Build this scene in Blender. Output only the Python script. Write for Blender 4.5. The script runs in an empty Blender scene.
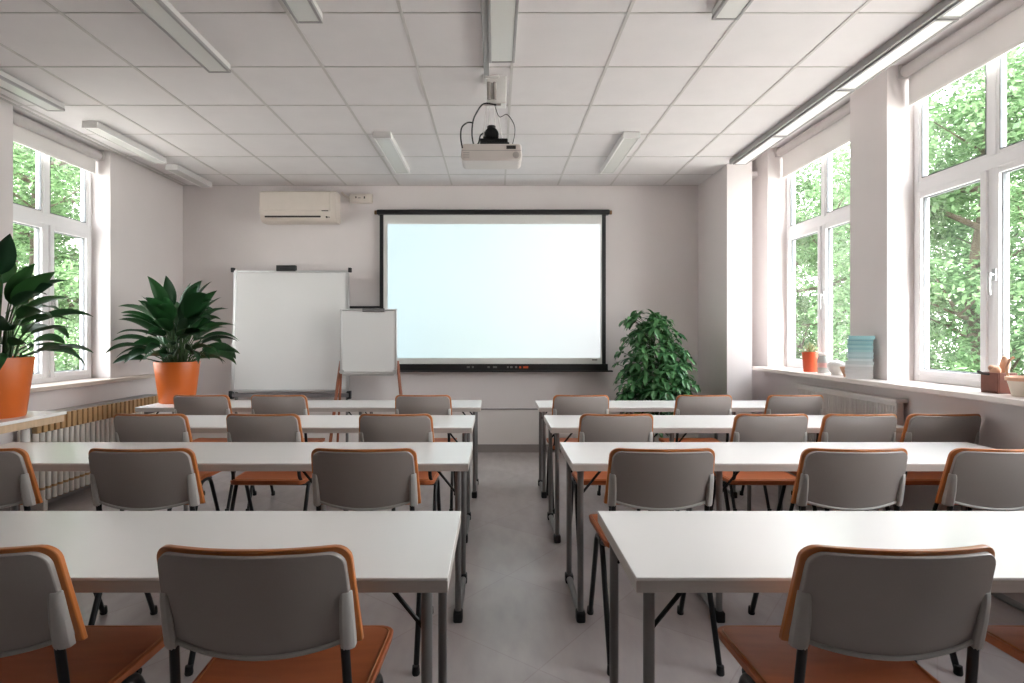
import bpy, math, random
from mathutils import Vector, Matrix
random.seed(7)
S = bpy.context.scene
COL = S.collection
PI = math.pi

# ------------------------------------------------------------------ camera facts
CAMH, F, VX, VY = 1.32, 565.0, 496.0, 335.0
def X(px, d): return (px - VX) * d / F
def Z(py, d): return CAMH - (py - VY) * d / F

# ------------------------------------------------------------------ materials
def lin(h):
    h = h.lstrip('#')
    out = []
    for i in (0, 2, 4):
        c = int(h[i:i+2], 16) / 255
        out.append(c / 12.92 if c <= .04045 else ((c + .055) / 1.055) ** 2.4)
    return tuple(out)

def mat(name, col, rough=.5, mute=0., metal=0., var=.06, scale=12., bump=0., bscale=None, spec=.5, coat=0., stretch=None, trans=0., emit=None, estr=0.):
    m = bpy.data.materials.new(name); m.use_nodes = True
    nt = m.node_tree; b = nt.nodes['Principled BSDF']
    c = lin(col)
    if mute: g_ = sum(c)/3; c = tuple(v*(1-mute) + g_*mute for v in c)
    tc = nt.nodes.new('ShaderNodeTexCoord')
    mp = nt.nodes.new('ShaderNodeMapping')
    nt.links.new(tc.outputs['Object'], mp.inputs['Vector'])
    if stretch: mp.inputs['Scale'].default_value = stretch
    nz = nt.nodes.new('ShaderNodeTexNoise'); nz.inputs['Scale'].default_value = scale; nz.inputs['Detail'].default_value = 4
    nt.links.new(mp.outputs['Vector'], nz.inputs['Vector'])
    rp = nt.nodes.new('ShaderNodeValToRGB')
    rp.color_ramp.elements[0].position = .3; rp.color_ramp.elements[1].position = .7
    rp.color_ramp.elements[0].color = (*[v * (1 - var) for v in c], 1)
    rp.color_ramp.elements[1].color = (*[min(1, v * (1 + var)) for v in c], 1)
    nt.links.new(nz.outputs['Fac'], rp.inputs['Fac'])
    nt.links.new(rp.outputs['Color'], b.inputs['Base Color'])
    b.inputs['Roughness'].default_value = rough
    b.inputs['Metallic'].default_value = metal
    b.inputs['Specular IOR Level'].default_value = spec
    b.inputs['Coat Weight'].default_value = coat
    if trans: b.inputs['Transmission Weight'].default_value = trans
    if bump:
        bn = nt.nodes.new('ShaderNodeBump'); bn.inputs['Strength'].default_value = bump; bn.inputs['Distance'].default_value = .01
        nb = nt.nodes.new('ShaderNodeTexNoise'); nb.inputs['Scale'].default_value = bscale or scale * 6
        nt.links.new(mp.outputs['Vector'], nb.inputs['Vector'])
        nt.links.new(nb.outputs['Fac'], bn.inputs['Height']); nt.links.new(bn.outputs['Normal'], b.inputs['Normal'])
    if emit:
        b.inputs['Emission Color'].default_value = (*lin(emit), 1); b.inputs['Emission Strength'].default_value = estr
    return m

def leaf_mat(name, c1, c2, transl=.35, rough=.45, scale=3.):
    m = bpy.data.materials.new(name); m.use_nodes = True
    nt = m.node_tree; b = nt.nodes['Principled BSDF']; out = nt.nodes['Material Output']
    geo = nt.nodes.new('ShaderNodeNewGeometry')
    rp = nt.nodes.new('ShaderNodeValToRGB')
    rp.color_ramp.elements[0].color = (*lin(c1), 1); rp.color_ramp.elements[1].color = (*lin(c2), 1)
    nt.links.new(geo.outputs['Random Per Island'], rp.inputs['Fac'])
    nt.links.new(rp.outputs['Color'], b.inputs['Base Color'])
    b.inputs['Roughness'].default_value = rough
    tr = nt.nodes.new('ShaderNodeBsdfTranslucent'); mx = nt.nodes.new('ShaderNodeMixShader')
    nt.links.new(rp.outputs['Color'], tr.inputs['Color'])
    mx.inputs['Fac'].default_value = transl
    nt.links.new(b.outputs['BSDF'], mx.inputs[1]); nt.links.new(tr.outputs['BSDF'], mx.inputs[2])
    nt.links.new(mx.outputs['Shader'], out.inputs['Surface'])
    return m

def glass_mat(name, tint=(1, 1, 1)):
    m = bpy.data.materials.new(name); m.use_nodes = True
    nt = m.node_tree; out = nt.nodes['Material Output']
    nt.nodes.remove(nt.nodes['Principled BSDF'])
    t = nt.nodes.new('ShaderNodeBsdfTransparent'); t.inputs['Color'].default_value = (*tint, 1)
    g = nt.nodes.new('ShaderNodeBsdfGlossy'); g.inputs['Roughness'].default_value = .02
    fr = nt.nodes.new('ShaderNodeLayerWeight')
    pw_ = nt.nodes.new('ShaderNodeMath'); pw_.operation = 'POWER'; pw_.inputs[1].default_value = 5
    ml = nt.nodes.new('ShaderNodeMath'); ml.operation = 'MULTIPLY_ADD'; ml.inputs[1].default_value = .6; ml.inputs[2].default_value = .03
    nt.links.new(fr.outputs['Facing'], pw_.inputs[0]); nt.links.new(pw_.outputs[0], ml.inputs[0])
    mx = nt.nodes.new('ShaderNodeMixShader')
    nt.links.new(ml.outputs[0], mx.inputs['Fac']); nt.links.new(t.outputs['BSDF'], mx.inputs[1]); nt.links.new(g.outputs['BSDF'], mx.inputs[2])
    nt.links.new(mx.outputs['Shader'], out.inputs['Surface'])
    return m

def fabric_mat(name, col, transl=.4):
    m = bpy.data.materials.new(name); m.use_nodes = True
    nt = m.node_tree; out = nt.nodes['Material Output']; b = nt.nodes['Principled BSDF']
    b.inputs['Base Color'].default_value = (*lin(col), 1); b.inputs['Roughness'].default_value = .8
    w = nt.nodes.new('ShaderNodeTexNoise'); w.inputs['Scale'].default_value = 300
    bn = nt.nodes.new('ShaderNodeBump'); bn.inputs['Strength'].default_value = .1; bn.inputs['Distance'].default_value = .002
    nt.links.new(w.outputs['Fac'], bn.inputs['Height']); nt.links.new(bn.outputs['Normal'], b.inputs['Normal'])
    t = nt.nodes.new('ShaderNodeBsdfTranslucent'); t.inputs['Color'].default_value = (*lin(col), 1)
    mx = nt.nodes.new('ShaderNodeMixShader'); mx.inputs['Fac'].default_value = transl
    nt.links.new(b.outputs['BSDF'], mx.inputs[1]); nt.links.new(t.outputs['BSDF'], mx.inputs[2])
    nt.links.new(mx.outputs['Shader'], out.inputs['Surface'])
    return m

def floor_mat():
    m = mat('floor_lino', '#b9b0ae', rough=.24, var=.04, scale=2.2, spec=.5)
    nt = m.node_tree; b = nt.nodes['Principled BSDF']
    tc = [n for n in nt.nodes if n.type == 'TEX_COORD'][0]
    mp = nt.nodes.new('ShaderNodeMapping'); mp.inputs['Rotation'].default_value = (0, 0, math.radians(38))
    nt.links.new(tc.outputs['Object'], mp.inputs['Vector'])
    br = nt.nodes.new('ShaderNodeTexBrick')
    br.offset = 0; br.inputs['Scale'].default_value = 1
    br.inputs['Brick Width'].default_value = .62; br.inputs['Row Height'].default_value = .62
    br.inputs['Mortar Size'].default_value = .003; br.inputs['Mortar Smooth'].default_value = .3
    br.inputs['Color1'].default_value = (1, 1, 1, 1); br.inputs['Color2'].default_value = (.93, .93, .93, 1); br.inputs['Mortar'].default_value = (.87, .85, .85, 1)
    nt.links.new(mp.outputs['Vector'], br.inputs['Vector'])
    nz = nt.nodes.new('ShaderNodeTexNoise'); nz.inputs['Scale'].default_value = 14; nz.inputs['Detail'].default_value = 6
    m2 = nt.nodes.new('ShaderNodeMapping'); m2.inputs['Scale'].default_value = (1, .35, 1); m2.inputs['Rotation'].default_value = (0, 0, math.radians(35))
    nt.links.new(tc.outputs['Object'], m2.inputs['Vector']); nt.links.new(m2.outputs['Vector'], nz.inputs['Vector'])
    r2 = nt.nodes.new('ShaderNodeValToRGB'); r2.color_ramp.elements[0].color = (.91, .91, .91, 1); r2.color_ramp.elements[1].color = (1.0, 1.0, 1.0, 1)
    r2.color_ramp.elements[0].position = .35; r2.color_ramp.elements[1].position = .65
    nt.links.new(nz.outputs['Fac'], r2.inputs['Fac'])
    mul = nt.nodes.new('ShaderNodeMixRGB'); mul.blend_type = 'MULTIPLY'; mul.inputs['Fac'].default_value = 1
    mul2 = nt.nodes.new('ShaderNodeMixRGB'); mul2.blend_type = 'MULTIPLY'; mul2.inputs['Fac'].default_value = 1
    src = b.inputs['Base Color'].links[0].from_socket
    nt.links.new(src, mul.inputs[1]); nt.links.new(br.outputs['Color'], mul.inputs[2])
    nt.links.new(mul.outputs[0], mul2.inputs[1]); nt.links.new(r2.outputs['Color'], mul2.inputs[2])
    nt.links.new(mul2.outputs[0], b.inputs['Base Color'])
    return m

def screen_mat():
    # white cloth showing a pale projected picture: cyan to the left, white to the right
    m = bpy.data.materials.new('projected_picture'); m.use_nodes = True
    nt = m.node_tree; b = nt.nodes['Principled BSDF']
    tc = nt.nodes.new('ShaderNodeTexCoord'); sp = nt.nodes.new('ShaderNodeSeparateXYZ')
    nt.links.new(tc.outputs['Object'], sp.inputs['Vector'])
    mr = nt.nodes.new('ShaderNodeMapRange'); mr.inputs['From Min'].default_value = -1.2; mr.inputs['From Max'].default_value = 1.2
    nt.links.new(sp.outputs['X'], mr.inputs['Value'])
    rp = nt.nodes.new('ShaderNodeValToRGB')
    rp.color_ramp.elements[0].color = (*lin('#cfeef6'), 1); rp.color_ramp.elements[1].color = (*lin('#f6f9fc'), 1)
    e = rp.color_ramp.elements.new(.45); e.color = (*lin('#dcf3f3'), 1)
    nt.links.new(mr.outputs['Result'], rp.inputs['Fac'])
    nt.links.new(rp.outputs['Color'], b.inputs['Emission Color']); b.inputs['Emission Strength'].default_value = SCREEN_E
    b.inputs['Base Color'].default_value = (.42, .46, .46, 1); b.inputs['Roughness'].default_value = .8
    return m
SCREEN_E = .285

M = {}
M['wall'] = mat('painted_wall', '#dad3d2', rough=.75, var=.015, scale=3, bump=.03, bscale=120)
M['wallfront'] = mat('darkened_unseen_wall', '#5f5650', rough=.8, var=.03, scale=3)  # dark tone invented for the unseen wall, to weaken fill on the foreground
M['ceil'] = mat('ceiling_tile', '#dbd6d6', rough=.85, var=.02, scale=5, bump=.06, bscale=160)
M['tbar'] = mat('ceiling_rail', '#c4bfbc', rough=.6, var=.02)
M['floor'] = floor_mat()
M['base'] = mat('skirting', '#8d8582', rough=.5, var=.03)
M['rail'] = mat('wall_rail', '#8d8886', rough=.5, var=.03)
M['dado'] = mat('lower_wall_paint', '#d9d3cf', rough=.6, var=.015, scale=3)
M['sill'] = mat('sill_board', '#e2d8d2', rough=.35, var=.03, scale=6)
M['sillL'] = mat('sill_board_left', '#c9bcb3', rough=.4, var=.03, scale=6)
M['upvc'] = mat('white_window_plastic', '#f0eff0', rough=.3, var=.01)
M['gasket'] = mat('rubber_gasket', '#6d7174', rough=.6)
M['glass'] = glass_mat('window_glass')
M['blind'] = fabric_mat('blind_cloth', '#dedad8', .14)
M['cass'] = mat('blind_cassette', '#bfb9b7', rough=.4, var=.02)
M['table'] = mat('white_laminate', '#eceae8', rough=.26, var=.008, scale=3, spec=.5)
M['edge'] = mat('laminate_edge', '#b9b2ac', rough=.4, var=.04, scale=8, stretch=(1, 1, 14))
M['steel'] = mat('grey_painted_steel', '#7c7a79', rough=.35, metal=.4, var=.05)
M['black'] = mat('black_tube', '#17181a', rough=.35, metal=.2, var=.1)
M['rubber'] = mat('black_rubber', '#0d0d0e', rough=.6, var=.1)
M['shell'] = mat('taupe_plastic_shell', '#9a928e', rough=.25, var=.03, scale=4, bump=.03, bscale=200)
M['sleeve'] = mat('grey_plastic_sleeve', '#a7a39f', rough=.35, var=.02)
M['orange'] = mat('orange_beech_ply', '#b46a33', rough=.33, var=.12, scale=5, stretch=(8, 1, 1), coat=.2)
M['seat'] = mat('orange_brown_seat', '#b0623a', rough=.5, var=.08, scale=6, stretch=(1, 6, 1), spec=.35)
M['screw'] = mat('screw_metal', '#8b8a88', rough=.3, metal=.9)
M['lampbody'] = mat('lamp_housing', '#d9d7d5', rough=.4, var=.01)
M['lamprim'] = mat('lamp_grey_rim', '#a09d9c', rough=.4, metal=.3, var=.02)
M['diff'] = mat('lamp_diffuser', '#dcdcd8', rough=.25, var=.01, scale=40, stretch=(1, 8, 1))
M['diffglow'] = mat('painted_glow_diffuser', '#f0f0ee', rough=.3, var=.01, emit='#fff6ec', estr=.02)  # unlit lamps: paler tone and faint emission stand in for window light
M['acw'] = mat('cream_plastic', '#d2c8bf', rough=.4, var=.015)
M['dark'] = mat('dark_slot', '#2b2523', rough=.6)
M['frameblk'] = mat('black_screen_frame', '#121214', rough=.45, var=.1)
M['bronze'] = mat('bronze_end', '#8a6a4c', rough=.4, metal=.6)
M['cloth'] = mat('screen_cloth', '#d6d6d3', rough=.7, var=.01)
M['picture'] = screen_mat()
M['board'] = mat('whiteboard_face', '#dcdcdb', rough=.18, var=.01, scale=2)
M['alu'] = mat('aluminium', '#c3c3c3', rough=.35, metal=.6, var=.02)
M['tray'] = mat('dark_grey_tray', '#6c6869', rough=.5)
M['redwood'] = mat('reddish_wood', '#8f5237', rough=.45, var=.15, scale=8, stretch=(6, 6, 1))
M['potor'] = mat('orange_glaze', '#cd6626', rough=.38, var=.03, scale=3)
M['potred'] = mat('red_orange_pot', '#d95a33', rough=.4, var=.04)
M['soil'] = mat('soil', '#3a2c22', rough=.95, var=.3, scale=40)
M['stem'] = mat('green_stem', '#35502a', rough=.6, var=.15)
M['lily'] = leaf_mat('dark_lily_leaf', '#10301a', '#27542a', .12, .45)
M['lilyl'] = leaf_mat('mid_lily_leaf', '#143520', '#305c2c', .15, .45)
M['sche'] = leaf_mat('umbrella_leaf', '#2b5c36', '#6a9c66', .2, .35)
M['bark'] = mat('bark', '#4d4438', rough=.9, var=.3, scale=10, bump=.4, bscale=30)
M['treeR'] = leaf_mat('pale_tree_leaf', '#3f5b38', '#7a986c', .4, .6)
M['treeL'] = leaf_mat('mid_tree_leaf', '#3f5c37', '#7a986a', .4, .6)
M['bounceground'] = mat('pale_bounce_ground', '#c4c1b8', rough=.95, var=.2, scale=4)  # ground tone made pale and neutral to bounce daylight into the room
M['tan'] = mat('tan_radiator_cap', '#b08d62', rough=.45, var=.08, scale=10)
M['radw'] = mat('radiator_enamel', '#d8d2cb', rough=.3, var=.02)
M['rad'] = mat('white_radiator', '#d6d1ce', rough=.4, var=.02)
M['woodedge'] = mat('beige_wood_edge', '#c4a98c', rough=.5, var=.1, scale=6, stretch=(1, 8, 1))
M['clearjar'] = mat('frosted_jar', '#e6e9e6', rough=.15, var=.02, trans=.5)
M['pinkdots'] = mat('pink_band', '#d9a9a4', rough=.5, var=.1)
M['whiteceramic'] = mat('white_ceramic', '#f1efec', rough=.25, var=.02)
M['peach'] = mat('peach_clay', '#d9aa8c', rough=.6, var=.12, scale=20)
M['brownbox'] = mat('brown_box', '#7a4a3d', rough=.6, var=.1, scale=20)
M['cream'] = mat('cream_bucket', '#e8dccd', rough=.5, var=.05)
M['succ'] = leaf_mat('succulent_leaf', '#7c9968', '#b9a98a', .1, .5)
M['proj'] = mat('projector_shell', '#cfc6c1', rough=.4, var=.015)
M['projg'] = mat('projector_grey', '#aaa39f', rough=.45)
M['lens'] = mat('dark_lens', '#1c1d22', rough=.1, coat=.5)
M['white'] = mat('white_paint_metal', '#e6e3e0', rough=.4, var=.01)
M['greytxt'] = mat('grey_marking', '#55504c', rough=.5)
TEALS = ['#6fb6bd', '#5aa6b0', '#78b9be', '#64adb4', '#86c2c4', '#74b4ba', '#8cc6c6', '#9bbfc2', '#a8c6c8', '#8fb4b8', '#b8c8c9', '#a9b7b8', '#c2c6c5', '#b2b2b0', '#bdbab8']
for i, c in enumerate(TEALS): M['teal%d' % i] = mat('booklet_cover_%d' % i, c, rough=.5, var=.05, mute=.4)
M['paper'] = mat('paper_edge', '#e4e4e0', rough=.8, var=.06, scale=60, stretch=(1, 1, 20))

# ------------------------------------------------------------------ mesh builder
class MB:
    def __init__(s): s.v = []; s.f = []
    def add(s, vs, fs):
        o = len(s.v); s.v += [tuple(v) for v in vs]; s.f += [tuple(i + o for i in f) for f in fs]; return s
    def box(s, x0, x1, y0, y1, z0, z1, mtx=None):
        vs = [Vector(p) for p in ((x0,y0,z0),(x1,y0,z0),(x1,y1,z0),(x0,y1,z0),(x0,y0,z1),(x1,y0,z1),(x1,y1,z1),(x0,y1,z1))]
        if mtx: vs = [mtx @ v for v in vs]
        return s.add(vs, [(0,3,2,1),(4,5,6,7),(0,1,5,4),(1,2,6,5),(2,3,7,6),(3,0,4,7)])
    def tube(s, pts, r, n=10, cap=True, squash=None):
        pts = [Vector(p) for p in pts]; m = len(pts)
        rs = r if isinstance(r, (list, tuple)) else [r] * m
        t0 = (pts[1] - pts[0]).normalized()
        ref = Vector((0, 0, 1)) if abs(t0.z) < .9 else Vector((1, 0, 0))
        nrm = (ref - t0 * ref.dot(t0)).normalized()
        vs = []
        for i in range(m):
            if i == 0: t = pts[1] - pts[0]
            elif i == m - 1: t = pts[-1] - pts[-2]
            else: t = (pts[i+1] - pts[i]).normalized() + (pts[i] - pts[i-1]).normalized()
            t.normalize()
            nrm = (nrm - t * nrm.dot(t)).normalized(); bi = t.cross(nrm)
            for k in range(n):
                a = 2 * PI * k / n
                vs.append(pts[i] + (nrm * math.cos(a) + bi * math.sin(a)) * rs[i])
        fs = [(i*n+k, i*n+(k+1) % n, (i+1)*n+(k+1) % n, (i+1)*n+k) for i in range(m-1) for k in range(n)]
        if cap: fs += [tuple(range(n-1, -1, -1)), tuple((m-1)*n+k for k in range(n))]
        return s.add(vs, fs)
    def lathe(s, prof, c=(0, 0, 0), n=28, axis='z'):
        vs = []; m = len(prof)
        for r, h in prof:
            for k in range(n):
                a = 2 * PI * k / n; p = (r*math.cos(a), r*math.sin(a), h)
                if axis == 'y': p = (p[0], h, p[1])
                if axis == 'x': p = (h, p[0], p[1])
                vs.append((c[0]+p[0], c[1]+p[1], c[2]+p[2]))
        fs = [(i*n+k, i*n+(k+1) % n, (i+1)*n+(k+1) % n, (i+1)*n+k) for i in range(m-1) for k in range(n)]
        if prof[0][0] > 1e-5: fs.append(tuple(range(n-1, -1, -1)))
        if prof[-1][0] > 1e-5: fs.append(tuple((m-1)*n+k for k in range(n)))
        return s.add(vs, fs)
    def prism(s, poly, fn0, fn1):
        n = len(poly)
        vs = [fn0(*p) for p in poly] + [fn1(*p) for p in poly]
        return s.add(vs, [tuple(range(n-1, -1, -1)), tuple(range(n, 2*n))] + [(i, (i+1) % n, n+(i+1) % n, n+i) for i in range(n)])
    def panel(s, front, back):                       # two grids of the same size, closed round the edge
        nv, nu = len(front), len(front[0])
        vs = [p for row in front for p in row] + [p for row in back for p in row]
        o = nv * nu; fs = []
        for i in range(nv-1):
            for j in range(nu-1):
                a = i*nu+j
                fs.append((a, a+1, a+nu+1, a+nu)); fs.append((o+a, o+a+nu, o+a+nu+1, o+a+1))
        ring = [j for j in range(nu)] + [i*nu+nu-1 for i in range(1, nv)] + [(nv-1)*nu+j for j in range(nu-2, -1, -1)] + [i*nu for i in range(nv-2, 0, -1)]
        for k in range(len(ring)):
            a, b = ring[k], ring[(k+1) % len(ring)]
            fs.append((b, a, o+a, o+b))
        return s.add(vs, fs)
    def sphere(s, c, r, n=12, m=8):
        prof = [(max(1e-6, math.sin(PI*i/m)), -math.cos(PI*i/m)) for i in range(m+1)]
        rr = r if isinstance(r, (tuple, list)) else (r, r, r)
        o = len(s.v); s.lathe(prof, n=n)
        for i in range(o, len(s.v)):
            v = s.v[i]; s.v[i] = (c[0]+v[0]*rr[0], c[1]+v[1]*rr[1], c[2]+v[2]*rr[2])
        return s

def obj(name, mb, m, parent=None, bevel=0., smooth=40, seg=2, loc=None):
    me = bpy.data.meshes.new(name)
    me.from_pydata(mb.v, [], mb.f); me.update()
    me.materials.append(M[m] if isinstance(m, str) else m)
    if smooth:
        me.polygons.foreach_set('use_smooth', [True] * len(me.polygons))
        me.set_sharp_from_angle(angle=math.radians(smooth))
    o = bpy.data.objects.new(name, me); COL.objects.link(o)
    if parent: o.parent = parent
    if loc: o.location = loc
    if bevel:
        b = o.modifiers.new('bevel', 'BEVEL'); b.width = bevel; b.segments = seg; b.limit_method = 'ANGLE'; b.angle_limit = math.radians(40)
    return o
def tag(o, label=None, cat=None, group=None, kind=None):
    if label: o['label'] = label
    if cat: o['category'] = cat
    if group: o['group'] = group
    if kind: o['kind'] = kind
    return o
def thing(name, loc, label, cat, group=None, rz=0.):
    o = bpy.data.objects.new(name, None); COL.objects.link(o); o.empty_display_size = .1
    o.location = loc; o.rotation_euler = (0, 0, rz)
    return tag(o, label, cat, group)
def struct(name, mb, m, parent=None, bevel=0., label=None, cat='structure'):
    o = obj(name, mb, m, parent, bevel)
    if parent is None:
        o['kind'] = 'structure'; o['label'] = label or name.replace('_', ' '); o['category'] = cat
    return o
def copy_tree(o, parent=None):
    c = o.copy(); COL.objects.link(c)
    if parent: c.parent = parent
    for ch in [k for k in list(o.children)]: copy_tree(ch, c)
    return c
def smooth(pts, k=5):                                # rounded path through the points
    P = [Vector(p) for p in pts]; out = []
    for i in range(len(P)-1):
        a, b, c, d = P[max(0, i-1)], P[i], P[i+1], P[min(len(P)-1, i+2)]
        for j in range(k):
            t = j/k
            out.append(.5*((2*b) + (c-a)*t + (2*a-5*b+4*c-d)*t*t + (3*b-a-3*c+d)*t**3))
    return out + [P[-1]]
def arc(p0, p1, p2, n=8):                            # quadratic bend
    p0, p1, p2 = Vector(p0), Vector(p1), Vector(p2)
    return [(1-t)**2*p0 + 2*t*(1-t)*p1 + t*t*p2 for t in [i/n for i in range(n+1)]]

# ------------------------------------------------------------------ room shell
YB, XL, XR, HC = 6.37, -3.53, 2.78, 3.006
ZP = 3.235                                           # raised ceiling along the right windows
YR = -2.4                                            # wall behind the viewer
OUT = .26
def fl(a, b): pass
struct('floor', MB().box(XL-OUT, XR+OUT, YR-.2, YB+.2, -.12, 0), 'floor', label='grey brown linoleum floor of the classroom', cat='floor')
# suspended ceiling and the raised pocket along the right windows
cb = MB().box(XL-OUT, 2.405, YR-.2, YB+.2, HC, HC+.05)
cb.box(2.405, XR+OUT, 6.0, YB+.2, HC, HC+.05)
cb.box(2.405, 2.43, YR-.2, 6.0, HC, ZP)
cb.box(XL-OUT, XR+OUT+.1, YR-.2, YB+.2, ZP, ZP+.1)
struct('ceiling', cb, 'ceil', label='white suspended tile ceiling', cat='ceiling')
TS, TX, TY = .594, .0987, 3.552
gb = MB()
k = -12
while TX + k*TS < 2.40:
    x = TX + k*TS
    if x > XL: gb.box(x-.009, x+.009, YR, YB, HC-.004, HC+.01)
    k += 1
k = -12
while TY + k*TS < YB:
    y = TY + k*TS
    if y > YR: gb.box(XL, 2.40, y-.006, y+.006, HC-.0035, HC+.01)
    k += 1
gb.box(XL, 2.4, YB-.02, YB, HC-.005, HC+.01); gb.box(XL, XL+.02, YR, YB, HC-.005, HC+.01)
struct('trim_1', gb, 'tbar', label='pale grey grid of rails between the ceiling tiles', cat='ceiling grid')
struct('wall_back', MB().box(XL-OUT, XR+OUT, YB, YB+.2, -.1, ZP), 'wall', label='pale wall behind the projection screen', cat='wall')
struct('wall_front', MB().box(XL-OUT, XR+OUT, YR-.2, YR, -.1, ZP), 'wallfront', label='unseen wall behind the viewer, darkened to cut fill light', cat='wall')
LW = [(4.13, 5.17)]
RW = [(4.436, 5.775), (2.85, 4.016), (.75, 2.3)]
def sidewall(xa, xb, wins, zs, ztop, y_end):
    w = MB(); w.box(xa, xb, YR, y_end, -.1, zs)
    ys = sorted([YR, y_end] + [v for p in wins for v in p])
    for a, b in zip(ys[::2], ys[1::2]): w.box(xa, xb, a, b, zs, ztop)
    return w
SL, SR = .905, .977
struct('wall_left', sidewall(XL-OUT, XL, LW, SL, ZP, YB), 'wall', label='left window wall with low sill', cat='wall')
struct('wall_right', sidewall(XR, XR+OUT, RW, SR, ZP, YB), 'wall', label='right window wall with piers between the windows', cat='wall')
struct('wall_corner', MB().box(2.277, 2.524, 5.57, YB, 0, ZP), 'wall', label='boxed column in the back right corner', cat='column')
struct('trim_2', MB().box(XL, 2.277, YB-.012, YB, .09, .478), 'dado', label='lighter painted band low on the back wall', cat='wall band')
struct('trim_3', MB().box(XL, 2.277, YB-.024, YB, .478, .494), 'rail', label='thin dark rail across the back wall', cat='rail')
struct('baseboard_back', MB().box(XL, 2.277, YB-.02, YB, 0, .09), 'base', label='grey brown skirting along the back wall', cat='baseboard')
struct('baseboard_left', MB().box(XL, XL+.018, YR, YB-.02, 0, .09), 'base', label='skirting along the left wall', cat='baseboard')
struct('baseboard_right', MB().box(XR-.018, XR, YR, 5.57, 0, .09), 'base', label='skirting along the right wall', cat='baseboard')
# sills
struct('trim_4', MB().box(XL-.2, -3.42, ZP, 5.72, SL-.012, SL+.022), 'sillL', bevel=.004, label='pale board sill under the left window', cat='window sill')
struct('trim_5', MB().box(2.61, XR+.2, -1.8, 5.84, SR-.012, SR+.02), 'sill', bevel=.004, label='long pale sill under the right windows', cat='window sill')

# ------------------------------------------------------------------ windows
wn = [0]
def window(xi, sgn, y0, y1, z0, z1, zt, mull, label, handle=True):
    """xi = inner face of the frame, sgn = +1 when outside lies at +x; zt = transom centre, mull = mullion y"""
    wn[0] += 1
    def bx(mb, a, b, ya, yb, za, zb):                # a,b measured outward from xi
        xs = sorted((xi + sgn*a, xi + sgn*b)); return mb.box(xs[0], xs[1], ya, yb, za, zb)
    fr = MB(); t = .042
    bx(fr, 0, .07, y0, y0+t, z0, z1); bx(fr, 0, .07, y1-t, y1, z0, z1)
    bx(fr, 0, .07, y0+t, y1-t, z0, z0+t); bx(fr, 0, .07, y0+t, y1-t, z1-t, z1)
    bx(fr, 0, .07, y0+t, y1-t, zt-.04, zt+.04)
    bx(fr, 0, .07, mull-.024, mull+.024, z0+t, zt-.04); bx(fr, 0, .07, mull-.024, mull+.024, zt+.04, z1-t)
    root = struct('window_%d' % wn[0], fr, 'upvc', bevel=.004, label=label, cat='window')
    s = .04
    for ya, yb, hs in ((y0+t, mull-.024, 0), (mull+.024, y1-t, 1)):
        for za, zb, low in ((z0+t, zt-.04, 1), (zt+.04, z1-t, 0)):
            sw = s if low else .022
            sh = MB()
            q = -.016 if low else .006
            bx(sh, q, .05, ya, ya+sw, za, zb); bx(sh, q, .05, yb-sw, yb, za, zb)
            bx(sh, q, .05, ya+sw, yb-sw, za, za+sw); bx(sh, q, .05, ya+sw, yb-sw, zb-sw, zb)
            so = obj('sash', sh, 'upvc', root, bevel=.004)
            gk = MB(); g = .006; A, B, C, D = ya+sw, yb-sw, za+sw, zb-sw
            bx(gk, .006, .03, A, A+g, C, D); bx(gk, .006, .03, B-g, B, C, D); bx(gk, .006, .03, A+g, B-g, C, C+g); bx(gk, .006, .03, A+g, B-g, D-g, D)
            obj('gasket', gk, 'gasket', so)
            gl = MB(); bx(gl, .018, .024, A, B, C, D)
            obj('glass_pane', gl, 'glass', so)
            if low and hs == (1 if sgn < 0 else 0) and handle:
                hm = MB(); zc = za + (zb-za)*.5; yc = mull + sgn*-(.024+s*.45)
                bx(hm, -.026, -.014, yc-.013, yc+.013, zc-.035, zc+.035)
                hm.tube([(xi-sgn*.02, yc, zc), (xi-sgn*.05, yc, zc)], .009)
                hm.tube([(xi-sgn*.05, yc, zc+.012), (xi-sgn*.055, yc, zc-.05), (xi-sgn*.05, yc, zc-.12)], [.010, .009, .008])
                obj('window_handle', hm, 'alu', so)
    return root
window(-3.70, -1, 4.13, 5.17, SL+.02, HC, 2.27, 4.65, 'white window in the left wall above the low sill')
window(2.97, 1, 4.436, 5.775, SR+.02, ZP, 2.355, 5.13, 'farther white window in the right wall, red pot on its sill')
window(2.97, 1, 2.85, 4.016, SR+.02, ZP, 2.355, 3.385, 'nearer white window in the right wall, brown box on its sill')
window(2.97, 1, .75, 2.3, SR+.02, ZP, 2.355, 1.52, 'unseen window nearer along the right wall, added for its daylight')  # out of view, added to bring in more daylight from the right


def blind(xi, sgn, y0, y1, ztop, zbot, label):
    t = thing('roller_blind', (xi, (y0+y1)/2, ztop-.1), label, 'blind', 'roller blinds at the tops of the windows')
    h = (y1-y0)/2 - .012
    c = MB().tube([(0, -h, .05), (0, h, .05)], .042, 16)
    c.box(-.05, .05, -h-.006, -h+.006, 0, .1); c.box(-.05, .05, h-.006, h+.006, 0, .1)
    obj('cassette', c, 'cass', t, bevel=.003)
    f = MB(); x = sgn*.02
    f.box(x-.0012, x+.0012, -h+.01, h-.01, zbot-ztop+.1, .04)
    obj('blind_cloth', f, 'blind', t)
    b = MB().box(x-.008, x+.008, -h+.01, h-.01, zbot-ztop+.085, zbot-ztop+.105)
    obj('bottom_bar', b, 'white', t, bevel=.003)
blind(-3.63, -1, 4.13, 5.17, HC, 2.80, 'off white roller blind rolled up at the top of the left window')
blind(2.90, 1, 4.436, 5.775, ZP, 2.93, 'white roller blind rolled up over the farther right window')
blind(2.90, 1, 2.85, 4.016, ZP, 2.95, 'white roller blind rolled up over the nearer right window')

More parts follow.
